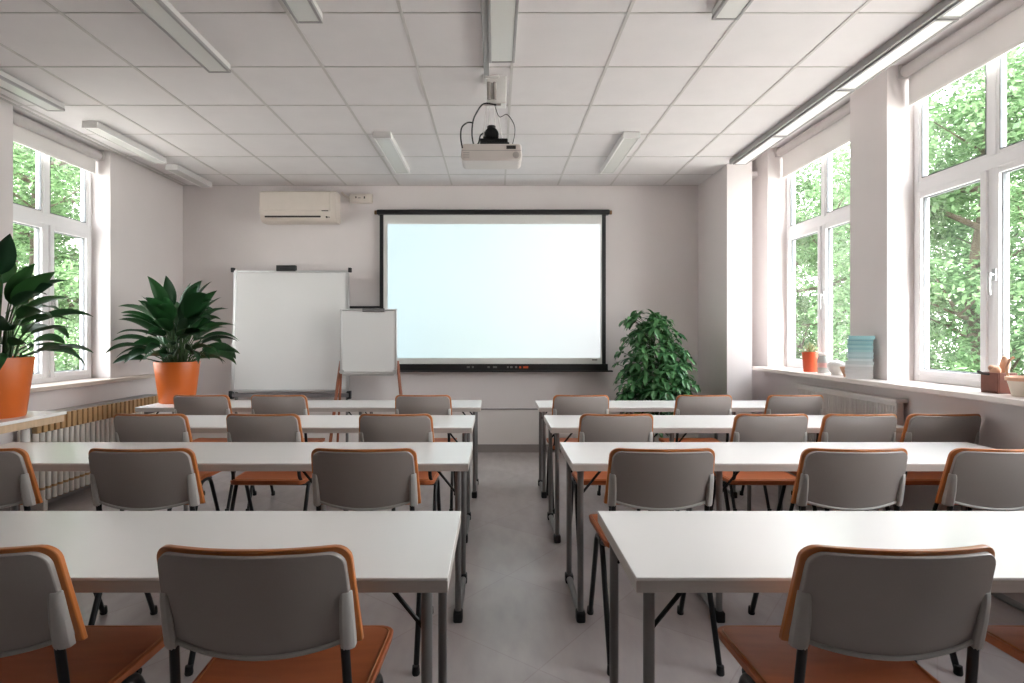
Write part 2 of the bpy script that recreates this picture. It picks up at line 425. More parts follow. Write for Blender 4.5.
# ------------------------------------------------------------------ ceiling lamps
def lamp(x, y0, y1, w, label, group, glow=False, h=.055, z=HC, rim='lampbody', drop=.006):
    t = thing('ceiling_light', (x, (y0+y1)/2, z-h), label, 'ceiling light', group)
    L = (y1-y0)/2; a = w/2
    b = MB(); b.box(-a, a, -L, L, .012, h-.001)
    obj('housing', b, 'lampbody', t, bevel=.004)
    r = MB(); q = .014
    r.box(-a-.002, -a+q, -L, L, 0, .02); r.box(a-q, a+.002, -L, L, 0, .02); r.box(-a+q, a-q, -L, -L+q, 0, .02); r.box(-a+q, a-q, L-q, L, 0, .02)
    obj('rim', r, rim, t, bevel=.002)
    d = MB(); d.box(-a+q, a-q, -L+q, L-q, .004, .014)
    obj('diffuser', d, 'diffglow' if glow else 'diff', t)
    return t
G1 = 'long ceiling lights over the room'
lamp(-1.72, 1.7, 3.52, .135, 'long grey ceiling light at upper left, above the left tables', G1, rim='lamprim')
lamp(-.975, 1.6, 2.96, .135, 'ceiling light cut by the top edge, left of the projector duct', G1, rim='lamprim')
lamp(.035, 1.5, 3.39, .15, 'ceiling light running up to the projector mount', G1, rim='lamprim')
lamp(1.187, 1.6, 2.93, .135, 'ceiling light cut by the top edge, right of the projector', G1, rim='lamprim')
lamp(-.945, 4.68, 5.72, .15, 'short ceiling light near the back wall, left of the projector', G1, rim='lampbody')
lamp(1.125, 4.68, 5.72, .14, 'short ceiling light near the back wall, right of the projector', G1, rim='lampbody')
G2 = 'ceiling lights along the left window wall'
lamp(-3.21, 2.9, 4.125, .125, 'left wall ceiling light over the window with a greenish diffuser', G2, rim='lamprim')
lamp(-3.2, 4.45, 5.38, .125, 'left wall ceiling light with bright white side, beyond the window', G2, h=.055)
lamp(-3.2, 5.57, 6.25, .125, 'left wall ceiling light nearest the back wall', G2, h=.055)
G3 = 'continuous row of ceiling lights along the right windows'
sp = [5.42, 4.65, 3.77, 2.92, 2.07]
ll = ['right wall strip light nearest the back wall', 'right wall strip light second from the back wall, above farther window', 'right wall strip light above the pier between the windows', 'right wall strip light cut by the top edge of the picture']
for a, b, lb in zip(sp[1:], sp[:-1], ll):
    lamp(2.335, a+.006, b-.006, .125, lb, G3, glow=True, rim='lamprim')
ch = obj('lamp_rail', MB().box(2.246, 2.266, 2.0, 5.44, HC-.045, HC), 'lamprim', bevel=.003)
tag(ch, 'dark grey rail beside the right wall strip lights', 'rail')
dc = obj('ceiling_cable_duct', MB().box(-.076, -.042, 1.5, 3.58, HC-.045, HC), 'lamprim', bevel=.003)
tag(dc, 'narrow grey cable duct on the ceiling left of the centre light', 'cable duct')

# ------------------------------------------------------------------ projector
d = 3.6
pj = thing('projector', (X(491.5, d), d, Z(160.5, d)), 'beige projector hanging from the ceiling on thin rods', 'projector')
hw = 31.5*d/F; hh = 17*d/F
bd = MB(); pts = []
for cx, cz, a0 in ((hw-.03, hh-.02, 0), (-hw+.03, hh-.02, 90), (-hw+.035, .03, 180), (hw-.035, .03, 270)):
    for q in range(5):
        a = math.radians(a0 + q*22.5); rr = .03 if a0 > 90 else .02
        pts.append((cx + rr*math.cos(a), cz + rr*math.sin(a)))
bd.prism(pts, lambda a, b: (a, -.0, b), lambda a, b: (a, .2, b))
obj('body', bd, 'proj', pj, bevel=.008)
obj('seam', MB().box(-hw+.01, hw-.01, -.002, .202, hh*.57, hh*.57+.004), 'projg', pj)
obj('port_panel', MB().box(.095, .155, -.004, .01, hh-.035, hh-.013), 'dark', pj, bevel=.002)
obj('speaker_ring', MB().lathe([(.02, 0), (.021, -.003), (.016, -.004), (.001, -.004)], (hw-.045, 0, .035), 20, 'y'), 'projg', pj)
v = MB()
for i in range(4): v.box(-hw+.02, -hw+.06, -.003, .01, .015+.011*i, .019+.011*i)
obj('vent', v, 'projg', pj)
obj('lens', MB().lathe([(.045, 0), (.045, .04), (.035, .045), (.001, .03)], (.06, .2, hh*.55), 20, 'y'), 'lens', pj)
obj('mount_plate', MB().box(-.07, .115, .03, .18, hh, hh+.02).box(-.075, .105, .06, .18, hh+.02, hh+.055), 'black', pj, bevel=.004)
kn = MB().lathe([(.001, -.03), (.045, -.03), (.05, 0), (.045, .03), (.001, .03)], (.0, .11, hh+.09), 20, 'y'); kn.tube([(.0, .11, hh+.03), (0, .11, hh+.15)], .03, 12); kn.box(-.055, .045, .08, .15, hh+.05, hh+.075)
obj('ball_joint', kn, 'black', pj, bevel=.003)
ctop = HC - Z(160.5, d)
for i, (xa, xb) in enumerate(((-.06, -.028), (-.02, -.012), (.035, .012), (.075, .028))):
    obj('mount_rod', MB().tube([(xa, .1, hh+.03), (xb, .1, ctop-.15), (xb, .1, ctop-.02)], .0035, 6), 'white', pj)
obj('ceiling_bracket', MB().box(-.03, .095, .07, .16, ctop-.18, ctop).box(-.05, .05, .06, .17, ctop-.02, ctop), 'white', pj, bevel=.004)
br = MB()
for dx in (-.018, .02): br.tube([(dx, .06, ctop-.16), (dx, .06, ctop-.05)], .012, 8)
br.box(-.05, .06, .055, .066, ctop-.2, ctop-.188)
obj('clamp', br, 'projg', pj)
obj('cable', MB().tube(smooth([(.03, .05, ctop-.2), (-.05, .03, ctop-.2), (-.10, .02, ctop-.27), (-.12, .02, hh+.14), (-.125, .03, hh+.06), (-.11, .05, hh+.0), (-.085, .08, hh+.03), (-.07, .1, hh+.09), (-.02, .11, hh+.12)]), .005, 8), 'black', pj)
obj('cable', MB().tube(smooth([(-.12, .02, hh+.14), (-.155, .02, hh+.14), (-.19, .0, hh+.1), (-.195, -.01, hh+.03), (-.185, .0, hh-.03)]), .005, 8), 'black', pj)
obj('cable', MB().tube(smooth([(.02, .05, ctop-.2), (.05, .04, ctop-.28), (.10, .04, hh+.2), (.145, .05, hh+.14), (.15, .06, hh+.08), (.13, .08, hh+.0)]), .0025, 6), 'black', pj)

# ------------------------------------------------------------------ things on the back wall
d = 6.32
def bpx(px, py, dd=d): return X(px, dd), Z(py, dd)
sx0, sx1 = X(380, d), X(605.5, d); sz0, sz1 = Z(370.5, d), Z(211, d); scx = (sx0+sx1)/2
sc = thing('projection_screen', (scx, 6.30, sz0), 'large black framed projection screen glowing pale blue on back wall', 'projection screen')
W2 = (sx1-sx0)/2; Hs = sz1-sz0
obj('side_border', MB().box(-W2, -W2+.042, .0, .02, .05, Hs-.02), 'frameblk', sc)
obj('side_border', MB().box(W2-.042, W2, .0, .02, .05, Hs-.02), 'frameblk', sc)
obj('roller_case', MB().box(-W2-.03, W2+.04, -.03, .06, Hs-.045, Hs+.008), 'frameblk', sc, bevel=.012)
for s_ in (-1, 1):
    x0 = -W2-.03 if s_ < 0 else W2+.04
    obj('end_cap', MB().tube([(x0, .015, Hs-.018), (x0+s_*.028, .015, Hs-.018)], .024, 12), 'bronze', sc)
obj('cloth', MB().box(-W2+.04, W2-.04, .005, .015, .07, Hs-.03), 'cloth', sc)
ix0, ix1 = X(388, d)-scx, X(600, d)-scx; iz0, iz1 = Z(358, d)-sz0, Z(224.5, d)-sz0
obj('picture', MB().box(ix0, ix1, .0005, .006, iz0, iz1), 'picture', sc)
obj('bottom_bar', MB().box(-W2-.005, W2+.02, -.02, .03, -.002, .075), 'frameblk', sc, bevel=.004)
obj('shelf_lip', MB().box(-W2-.005, W2+.07, -.05, .02, -.012, .004), 'frameblk', sc, bevel=.003)
lt = MB()
for i, (px, w) in enumerate(((467, 3), (472, 2), (487.5, 2.4), (493, 4), (507, 1.5), (510, 2.5), (515, 2))):
    x = X(px, d)-scx; lt.box(x, x+w*.0112, -.023, -.018, .03, .05)
obj('bar_marking', lt, 'screw', sc)
lt = MB()
for px, w in ((519, 2), (523, 5)): x = X(px, d)-scx; lt.box(x, x+w*.0112, -.023, -.018, .028, .05)
obj('red_button', lt, 'potred', sc)
lt = MB()
for i in range(5): x = X(592+i*1.05, d)-scx; lt.box(x, x+.008, .001, .004, Z(360.5, d)-sz0, Z(359, d)-sz0)
obj('small_mark', lt, 'greytxt', sc)
rl = obj('wall_rail', MB().box(X(349, d), X(381, d), 6.345, 6.37, Z(308, d), Z(306, d)), 'frameblk'); tag(rl, 'thin black rail on back wall between whiteboard and screen', 'rail')

# air conditioner
d = 6.16
ac = thing('air_conditioner', (X(297, d), 6.37, Z(221, d)), 'cream wall mounted air conditioner above the whiteboard', 'air conditioner')
aw = 38.5*d/F; ah = 31*d/F
prof = [(0, .0), (-.13, .0), (-.175, .03), (-.20, .10), (-.205, ah-.05), (-.19, ah-.012), (-.16, ah), (0, ah)]
b = MB().prism(prof, lambda y, z: (-aw, y, z), lambda y, z: (aw, y, z))
obj('body', b, 'acw', ac, bevel=.012)
obj('front_panel', MB().box(-aw+.012, aw-.06, -.213, -.19, .115, ah-.015), 'acw', ac, bevel=.008)
obj('air_outlet', MB().box(-aw+.06, aw-.17, -.194, -.14, .045, .062), 'dark', ac)
obj('louvre', MB().box(-aw+.04, aw-.15, -.198, -.19, .068, .105), 'acw', ac, bevel=.003)
lt = MB()
for i in range(6): lt.box(aw-.15+i*.012, aw-.142+i*.012, -.2165, -.19, .108, .118)
obj('logo', lt, 'greytxt', ac)
obj('indicator', MB().box(aw-.11, aw-.095, -.2, -.18, .04, .055).box(aw-.08, aw-.073, -.2, -.18, .042, .05), 'dark', ac)
jx = X(361, 6.33)
jb = thing('junction_box', (jx, 6.37, Z(203, 6.33)), 'small cream junction box high on wall beside the air conditioner', 'junction box')
obj('mounting_box', MB().box(-.135, .13, -.05, 0, 0, .105), 'acw', jb, bevel=.012)
obj('lid', MB().box(-.10, .06, -.058, -.045, .03, .085), 'acw', jb, bevel=.004)
lt = MB(); lt.box(.035, .05, -.062, -.05, .045, .07); lt.box(-.06, -.045, -.062, -.05, .05, .07); lt.box(-.03, .0, -.0615, -.05, .05, .056)
obj('marking', lt, 'greytxt', jb)
obj('pipe', MB().tube([(-.222, -.02, .125), (-.19, -.02, .09), (-.13, -.02, .06)], .012, 8), 'acw', jb)

# big whiteboard on stand
d = 6.18
wb = thing('whiteboard', (X(291.5, d), d, 0), 'large white board on a stand in front of the back wall', 'whiteboard')
zb, zt = Z(392, d), Z(270.5, d); wa = 57.5*d/F; wt = 58.5*d/F
def wbx(u, z): return u*wa
BT = .02
def tilt(mb):
    o = MB(); o.f = mb.f
    o.v = [(x - (.03 if x < 0 else .0)*(zt-z)/(zt-zb), y - .04*(zt-z)/(zt-zb)*0, z) for x, y, z in mb.v]; return o
obj('board', tilt(MB().box(-wa+.02, wa-.02, -.004, BT, zb+.02, zt-.015)), 'board', wb)
fr = MB().box(-wa, -wa+.035, -.01, BT+.005, zb, zt).box(wa-.035, wa, -.01, BT+.005, zb, zt).box(-wa+.035, wa-.035, -.01, BT+.005, zt-.025, zt).box(-wa+.035, wa-.035, -.012, BT+.005, zb, zb+.03)
obj('frame', tilt(fr), 'alu', wb, bevel=.003)
for s_ in (-1, 1):
    obj('corner_cap', MB().box(s_*wt-.018, s_*wt+.014, -.018, BT+.01, zt-.02, zt+.03), 'frameblk', wb, bevel=.004)
    xx = s_*wa - (.03 if s_ < 0 else 0)
    obj('corner_cap', MB().box(xx-.022, xx+.022, -.02, BT+.01, zb-.075, zb+.012), 'frameblk', wb, bevel=.004)
    lg = MB().tube([(s_*wa*.97-.012, BT+.02, zt-.1), (s_*wa*.97-.012, BT+.02, .03)], .016, 10)
    lg.tube([(s_*wa*.97-.012, -.2, .02), (s_*wa*.97-.012, .14, .02)], .018, 10)
    obj('leg', lg, 'steel', wb)
obj('tray', MB().box(-wa, wa, -.05, .01, zb-.055, zb-.012), 'tray', wb, bevel=.004)
obj('clip', MB().box(X(277, d)-X(291.5, d), X(296, d)-X(291.5, d), -.03, .03, zt-.01, zt+.055).box(-.12, .04, -.036, -.02, zt+.0, zt+.03), 'frameblk', wb, bevel=.006)

# flip chart easel
d = 5.95
fe = thing('flipchart_easel', (X(368.5, d), d, 0), 'small white board on reddish wooden tripod easel before the screen', 'easel')
zb, zt = Z(373.5, d), Z(309, d); wa = 28.5*d/F
obj('board', MB().box(-wa+.012, wa-.012, -.004, .016, zb+.012, zt-.012), 'board', fe)
fr = MB().box(-wa, -wa+.024, -.01, .02, zb, zt).box(wa-.024, wa, -.01, .02, zb, zt).box(-wa+.024, wa-.024, -.01, .02, zt-.02, zt).box(-wa+.024, wa-.024, -.01, .02, zb, zb+.022)
obj('frame', fr, 'alu', fe, bevel=.006)
obj('clip', MB().box(-.06, .17, -.022, .012, zt-.03, zt+.006), 'tray', fe, bevel=.004)
obj('tray', MB().box(-wa+.04, wa-.02, -.06, 0, zb-.02, zb+.004), 'alu', fe, bevel=.004)
for s_ in (-1, 1):
    obj('leg', MB().tube([(s_*wa*1.0, .03, zb+.13), (s_*(wa+.015), .015, zb), (s_*(wa+.115), -.04, .0)], .017, 8), 'redwood', fe)
    obj('knob', MB().tube([(s_*wa*.93, -.03, zb+.02), (s_*wa*.93, .0, zb+.02)], .022, 12), 'alu', fe)
for s_ in (-1, 1): obj('rear_leg', MB().tube([(s_*wa*.98, .035, zb+.1), (s_*(wa+.10), .24, .0)], .013, 8), 'redwood', fe)

# ------------------------------------------------------------------ tables
ZT = .74
def table(x0, x1, y0, y1, label, legs):
    t = thing('table', ((x0+x1)/2, (y0+y1)/2, 0), label, 'table', 'long white tables in rows')
    a, b = (x1-x0)/2, (y1-y0)/2
    obj('tabletop', MB().box(-a, a, -b, b, ZT-.008, ZT), 'table', t, bevel=.002)
    obj('edge_band', MB().box(-a+.0005, a-.0005, -b+.0005, b-.0005, ZT-.036, ZT-.0081), 'edge', t)
    for x in [q - (x0+x1)/2 for q in legs]:
        sd = 1 if x < 0 else -1
        for y in (-b+.055, b-.045):
            obj('leg', MB().tube([(x, y, .03), (x, y, ZT-.036)], .0145, 12), 'steel', t)
        ft = obj('foot_bar', MB().tube([(x, -b+.06, .026), (x, b-.05, .026)], .017, 12), 'steel', t)
        for y, q in ((-b+.055, -1), (b-.045, 1)):
            obj('foot_cap', MB().box(x-.021, x+.021, y-.026, y+.026, 0, .05), 'rubber', ft, bevel=.008)
        obj('cross_rail', MB().box(x-.012, x+.012, -b+.055, b-.045, ZT-.062, ZT-.036), 'steel', t)
        for y in (-b+.062, b-.052):
            obj('brace', MB().tube([(x+sd*.01, y, ZT-.15), (x+sd*.10, y, ZT-.04)], .006, 8), 'black', t)
XA, XB_ = -.115, .345
table(-2.25, XA, 1.35, 1.864, 'long white table left of the aisle, nearest row', (-2.19, -.172))
table(-2.62, XA-.01, 2.553, 3.06, 'long white table left of the aisle, second row from the viewer', (-2.57, -.80, -.175))
table(-2.24, XA-.035, 3.545, 4.09, 'white table left of the aisle, third row, in front of the radiator', (-2.222, -.2))
table(-2.895, XA-.01, 4.53, 5.03, 'white table left of the aisle, farthest row, orange planter on its end', (-2.84, -1.1, -.175))
table(XB_-.01, 2.35, 1.35, 1.864, 'long white table right of the aisle, nearest row', (.38, 2.3))
table(XB_, 2.55, 2.553, 3.06, 'long white table right of the aisle, second row from the viewer', (.39, 1.03, 2.5))
table(XB_, 2.60, 3.545, 4.09, 'long white table right of the aisle, third row from the viewer', (.39, 1.12, 1.812))
table(XB_, 2.56, 4.53, 5.0, 'white table right of the aisle, farthest row, before the bushy plant', (.39, 1.1, 1.93))

# ------------------------------------------------------------------ chairs
def make_chair():
    t = thing('classroom_chair', (0, 0, 0), 'chair', 'chair', 'grey and orange classroom chairs')
    z0, z1 = .635, .875
    def back_grid(inset, yoff, zlow, dip):
        rows = []
        vs = [0, .08, .2, .35, .5, .65, .78, .86, .9, .93, .955, .975, .99, 1.0]
        us = [i/8 for i in range(-8, 9)]
        zt_ = z1 - inset; r = .034
        for v in vs:
            row = []
            for u in us:
                zl = zlow - dip*(1-u*u)
                z = zl + (zt_-zl)*v
                w = .2195 - .012*(z-z0)/(z1-z0) - inset
                tt = zt_ - z
                if tt < r: w -= r - math.sqrt(max(0, r*r-(r-tt)**2))
                x = u*w
                y = -.178 - (z-.62)*.26 + .035*(x/.2)**2 + yoff
                row.append(Vector((x, y, z)))
            rows.append(row)
        return rows
    th = .015
    # veneer at the front, its edge showing as an orange rim
    f = back_grid(0, th, .635, .0); b = back_grid(0, 0, .635, .0)
    obj('backrest', MB().panel(f, b), 'orange', t, bevel=.005)
    f = back_grid(.009, -.001, .655, .033); b = back_grid(.011, -.013, .655, .033)
    sh = obj('back_shell', MB().panel(f, b), 'shell', t, bevel=.004); sh['label'] = 'taupe plastic shell covering the rear of the backrest'
    g = back_grid(.012, -.015, .655, .033)
    lip = [p + Vector((0, -.001, .005)) for p in g[0]][1:-1]
    obj('shell_lip', MB().tube(lip, .0055, 8), 'sleeve', t)
    for s_ in (-1, 1):
        def P(z, x, o=-.016): return Vector((s_*x, -.178-(z-.62)*.26+.035*(x/.2)**2+o, z))
        front, back_ = [], []
        for z, xi_, xo, dp in ((.634, .180, .2085, .027), (.645, .179, .209, .029), (.70, .180, .2085, .026), (.745, .182, .2078, .021), (.765, .183, .2073, .016), (.769, .184, .207, .012)):
            xs_ = [xi_ + (xo-xi_)*q/4 for q in range(5)]
            front.append([P(z, x, -.004) for x in xs_])
            back_.append([P(z, x, -dp + (.006 if q in (0, 4) else 0)) for q, x in enumerate(xs_)])
        obj('sleeve', MB().panel(front, back_), 'sleeve', t, bevel=.003)
        post = [P(.64, .187)+Vector((0, .0, 0)), Vector((s_*.190, -.158, .55))]
        post += arc((s_*.190, -.150, .515), (s_*.195, -.14, .455), (s_*.212, -.06, .448), 6)
        obj('post', MB().tube(post, .0105, 10), 'black', t)
        xr = s_*.213
        apex = (xr, .0, .452)
        rear = [Vector((xr, -.235, .012)), Vector((xr, -.075, .40))] + arc((xr, -.07, .412), (xr, -.05, .454), apex, 6)[1:]
        front = [Vector((xr, .235, .012)), Vector((xr, .075, .40))] + arc((xr, .07, .412), (xr, .05, .454), apex, 6)[1:]
        for pth, q in ((rear, -1), (front, 1)):
            lg = obj('leg', MB().tube(pth, .0115, 10), 'black', t)
            obj('foot_cap', MB().lathe([(.014, 0), (.016, .006), (.014, .035), (.012, .036)], (xr, q*.239, 0), 10), 'rubber', lg)
        obj('side_bar', MB().tube([(xr, -.135, .235), (xr, .135, .235)], .007, 8), 'black', t) if False else None
    for y in (-.06, .07):
        obj('cross_bar', MB().tube([(-.213, y, .440), (.213, y, .440)], .010, 8), 'black', t)
    # seat
    def seat_grid(inset, dz):
        rows = []; r = .06
        ys = [-1, -.985, -.955, -.91, -.84, -.7, -.5, -.2, .1, .4, .65, .8, .88, .94, .98, 1]
        for vy in ys:
            y = .035 + vy*(.22-inset)
            row = []
            edge = (1-abs(vy))*.205
            w = .222 - inset + .008*vy
            if edge < r: w -= r - math.sqrt(max(0, r*r-(r-edge)**2))
            for i in range(-6, 7):
                u = i/6; x = u*w
                z = .480 - .012*(1-u*u)*(1-vy*vy) + dz
                if vy > .6: z -= .012*((vy-.6)/.4)**2
                if vy < -.7: z += .012*((-vy-.7)/.3)**2
                row.append(Vector((x, y, z)))
            rows.append(row)
        return rows
    st = obj('seat', MB().panel(seat_grid(0, 0), seat_grid(.004, -.026)), 'seat', t, bevel=.007)
    sg = seat_grid(.012, .001)
    ring = [sg[0][6]] + [r_[-1] for r_ in sg[1:-1]] + list(reversed(sg[-1])) + [r_[0] for r_ in reversed(sg[1:-1])] + sg[0][:7]
    obj('piping', MB().tube(ring, .0022, 6), 'orange', st)
    for s_ in (-1, 1):
        obj('screw', MB().lathe([(.006, 0), (.006, .002), (.001, .004)], (s_*.12, -.12, .479), 10), 'screw', st)
    return t
chair0 = make_chair(); first = [True]
BACKY = .2455
rows = {1: 1.16, 2: 2.19, 3: 3.16, 4: 4.17}
chairs = [
 (1, 250, 0, 'chair cut at the bottom, tucked at nearest left table close to the aisle'),
 (1, -47, 0, 'chair cut by the left edge at the nearest left table'),
 (1, 904, 0, 'chair with its full back in view at the nearest right table'),
 (1, 1260, 0, 'chair at nearest right table showing only its seat at the right edge'),
 (2, 364, 0, 'chair at second row left table, next to the aisle'),
 (2, 142, 0, 'chair at second row left table, middle of three'),
 (2, -25, 0, 'chair at second row left table, cut by the left edge'),
 (2, 662, 0, 'chair at second row right table, next to the aisle'),
 (2, 854, 0, 'chair at second row right table, middle of three'),
 (2, 1002, 0, 'chair at second row right table, cut by the right edge'),
 (3, 396.5, 0, 'chair at third row left table, next to the aisle'),
 (3, 265, 0, 'chair at third row left table, middle of three'),
 (3, 153.5, 0, 'chair at third row left table, in front of the radiator'),
 (3, 615.5, 0, 'chair at third row right table, next to the aisle'),
 (3, 769, 0, 'chair at third row right table, second from the aisle'),
 (3, 857, 0, 'chair at third row right table, second from the window wall'),
 (3, 940, 0, 'chair at third row right table, nearest the window wall'),
 (4, 424, 0, 'chair at farthest left table, next to the aisle'),
 (4, 281.5, 0, 'chair at farthest left table, in front of the large whiteboard'),
 (4, 205, 0, 'chair at farthest left table, beside the orange planter'),
 (4, 580, 0, 'chair at farthest right table, next to the aisle'),
 (4, 701.5, 0, 'chair at farthest right table, in front of the bushy plant'),
 (4, 791.5, 0, 'chair at farthest right table, nearest the window wall'),
]
for r, px, rz, lb in chairs:
    c = chair0 if first[0] else copy_tree(chair0); first[0] = False
    dc_ = rows[r]
    c.location = (X(px, dc_)*1.025, dc_ + BACKY, 0); c.rotation_euler.z = math.radians(rz)
    c['label'] = 'grey-backed orange ' + lb

# ------------------------------------------------------------------ left side table and radiators
sd = thing('side_table', (-3.1, 3.1, 0), 'white topped side table with beige edge at left wall under a planter', 'table')
zs = .837
obj('tabletop', MB().box(-.41, .374, -.5, .49, zs-.02, zs), 'table', sd, bevel=.003)
obj('edge_band', MB().box(-.40, .364, -.49, .48, zs-.065, zs-.0205), 'woodedge', sd, bevel=.003)
for x in (-.36, .2):
    for y in (-.44, .38): obj('leg', MB().tube([(x, y, 0), (x, y, zs-.065)], .024, 12), 'white', sd)

rd = thing('column_radiator', (-3.42, 4.85, 0), 'column radiator with tan cap under the left window', 'radiator')
n = 26; y0, y1 = -.72, .72
for i in range(n):
    y = y0 + (y1-y0)*i/(n-1)
    m = MB()
    for xx in (-.055, .0, .055):
        m.tube([(xx, y, .09), (xx, y, .64)], .019, 10); m.sphere((xx, y, .64), .019, 10, 6)
    co = obj('column', m, 'radw', rd)
    e = MB()
    for xx in (-.055, .0, .055):
        e.tube([(xx, y, .085), (xx, y, .19)], [.012, .0205], 10)
    obj('column_end', e, 'tan', co)
    s_ = MB().box(.04, .086, y-.020, y+.020, .60, .722)
    obj('cap_slat', s_, 'tan', co, bevel=.006)
obj('top_board', MB().box(-.05, .07, y0-.03, y1+.03, .715, .735), 'lamprim', rd, bevel=.003)
obj('header_pipe', MB().tube([(0, y0, .15), (0, y1, .15)], .016, 10).tube([(0, y0, .6), (0, y1, .6)], .016, 10), 'radw', rd)
for y in (y0+.1, y1-.1): obj('foot', MB().box(-.05, .05, y-.02, y+.02, 0, .1), 'radw', rd, bevel=.004)

rr = thing('panel_radiator', (2.72, 4.43, 0), 'white ribbed radiator under the sill of the right wall', 'radiator')
obj('panel', MB().box(-.02, .03, -.62, .62, .2, .86), 'rad', rr, bevel=.004)
g = MB()
for i in range(40): y = -.6+i*1.2/39; g.box(-.032, -.018, y-.008, y+.008, .22, .84)
obj('ribs', g, 'rad', rr, bevel=.003)
obj('top_grille', MB().box(-.035, .05, -.63, .63, .86, .885), 'rad', rr, bevel=.003)
for y in (-.45, .45): obj('bracket', MB().box(-.01, .042, y-.02, y+.02, 0, .22), 'rad', rr)

# ------------------------------------------------------------------ plants
def leaf(mb, base, direction, length, width, droop, seg=9, fold=.25, roll=0., profile=None):
    dv = Vector(direction).normalized(); p = Vector(base); step = length/seg
    rows_ = []
    for i in range(seg+1):
        t = i/seg
        side = dv.cross(Vector((0, 0, 1)))
        if side.length < 1e-3: side = Vector((1, 0, 0))
        side.normalize(); nn = side.cross(dv).normalized()
        if roll: side, nn = side*math.cos(roll) + nn*math.sin(roll), nn*math.cos(roll) - side*math.sin(roll)
        w = width * (profile(t) if profile else math.sin(PI*min(1, max(0, t))**.85)**.8 if 0 < t < 1 else .02)
        rows_.append((p - side*w*.5 + nn*w*fold, p - side*w*.27 + nn*w*fold*.35, p.copy(), p + side*w*.27 + nn*w*fold*.35, p + side*w*.5 + nn*w*fold))
        p = p + dv*step
        dv = (dv + Vector((0, 0, -1))*droop/seg*(.4+1.4*t)).normalized()
    vs = [q for r_ in rows_ for q in r_]
    mb.add(vs, [(i*5+j, i*5+j+1, (i+1)*5+j+1, (i+1)*5+j) for i in range(seg) for j in range(4)])

def planter(loc, label, leafmat, nleaf, spread, hgt, seed, lens=(.34, .5)):
    rnd = random.Random(seed)
    t = thing('potted_plant', loc, label, 'potted plant')
    H, R, R0 = .352, .182, .138
    prof = [(.001, 0), (R0-.006, 0), (R0, .006), (R-.003, H-.004), (R-.004, H), (R-.016, H), (R-.02, H-.05), (.001, H-.05)]
    obj('pot', MB().lathe(prof, n=40), 'potor', t)
    obj('soil', MB().lathe([(R-.021, H-.06), (R-.021, H-.035), (.08, H-.025), (.001, H-.028)], n=24), 'soil', t)
    fo = MB(); st = MB()
    def prof_(t_): return .04 if t_ <= 0 else .015 if t_ >= 1 else (math.sin(PI*t_**.72))**.9
    for i in range(nleaf):
        az = 2*PI*i*.618 + rnd.uniform(-.35, .35)
        k = (i+.5)/nleaf                            # 0 = outer low leaves, 1 = upright centre ones
        el = math.radians(8 + 62*k**1.5 + rnd.uniform(-10, 10))
        rb = .03 + .07*(1-k)
        b = Vector((rb*math.cos(az), rb*math.sin(az), H-.04))
        stem_h = hgt*(.04 + .56*k**.9)*rnd.uniform(.7, 1.2)+.03
        out = spread*(.12 + .26*(1-k)**.6)*rnd.uniform(.6, 1.15)
        mid = b + Vector((math.cos(az)*out*.3, math.sin(az)*out*.3, stem_h*.6))
        e = b + Vector((math.cos(az)*out, math.sin(az)*out, stem_h))
        st.tube([b, mid, e], [.006, .005, .004], 6)
        L = rnd.uniform(*lens)
        dv = Vector((math.cos(az)*math.cos(el), math.sin(az)*math.cos(el), math.sin(el)))
        leaf(fo, e, dv, L, L*rnd.uniform(.33, .43), rnd.uniform(.6, 1.7)*(1.15-k*.6), 10, .16, roll=rnd.uniform(-.75, .75), profile=prof_)
    obj('stems', st, 'stem', t)
    obj('foliage', fo, leafmat, t, smooth=60)
    return t
planter((-2.748, 4.87, ZT), 'leafy dark green plant in orange pot on the farthest left table', 'lily', 88, .36, .74, 12, (.24, .37))
planter((-2.945, 3.33, .837), 'dark green plant in orange pot cut by the left edge', 'lilyl', 52, .30, .74, 5, (.22, .36))

# bushy umbrella plant on the floor at right
d = 5.72
sp_ = thing('bushy_plant', (X(659, d), d, 0), 'bushy green umbrella plant on the floor right of the screen', 'plant')
obj('pot', MB().lathe([(.001, 0), (.15, 0), (.155, .01), (.19, .34), (.195, .36), (.18, .36), (.175, .32), (.001, .32)], n=32), 'whiteceramic', sp_)
obj('soil', MB().lathe([(.17, .31), (.17, .335), (.001, .34)], n=20), 'soil', sp_)
rnd = random.Random(3)
tr = MB(); fo = MB()
for q in range(4):
    a = q*1.6; tr.tube([(.05*math.cos(a), .05*math.sin(a), .33), (.08*math.cos(a), .08*math.sin(a), .8), (.12*math.cos(a+.4), .12*math.sin(a+.4), 1.3)], [.016, .012, .007], 8)
def pw(h):                                           # half-width over height, pyramidal
    if h < .62: return .22+.2*max(0, (h-.35)/.27)
    if h < 1.05: return .44 - .06*(h-.62)/.43
    return .38 - .22*((h-1.05)/.5)
for i in range(250):
    h = .38 + 1.14*rnd.random()**.9
    az = rnd.uniform(0, 2*PI); rad = pw(h)*math.sqrt(rnd.uniform(.2, 1))*rnd.uniform(.8, 1.12)
    c = Vector((rad*math.cos(az)-.10*max(0, h-.9)/.6, rad*math.sin(az)*.85, h))
    tr.tube([Vector((c.x*.3, c.y*.3, h-.12)), c], [.004, .0025], 5)
    nL = rnd.randint(6, 8); L = rnd.uniform(.08, .155)
    ax = Vector((math.cos(az)*.6, math.sin(az)*.6, rnd.uniform(.4, 1))).normalized()
    u = ax.cross(Vector((0, 0, 1))).normalized(); w_ = ax.cross(u)
    for k in range(nL):
        a = 2*PI*k/nL + rnd.uniform(-.2, .2)
        dv = u*math.cos(a) + w_*math.sin(a) + ax*.15
        leaf(fo, c, dv, L, L*.36, rnd.uniform(.8, 1.7), 5, .15)
obj('stems', tr, 'stem', sp_)
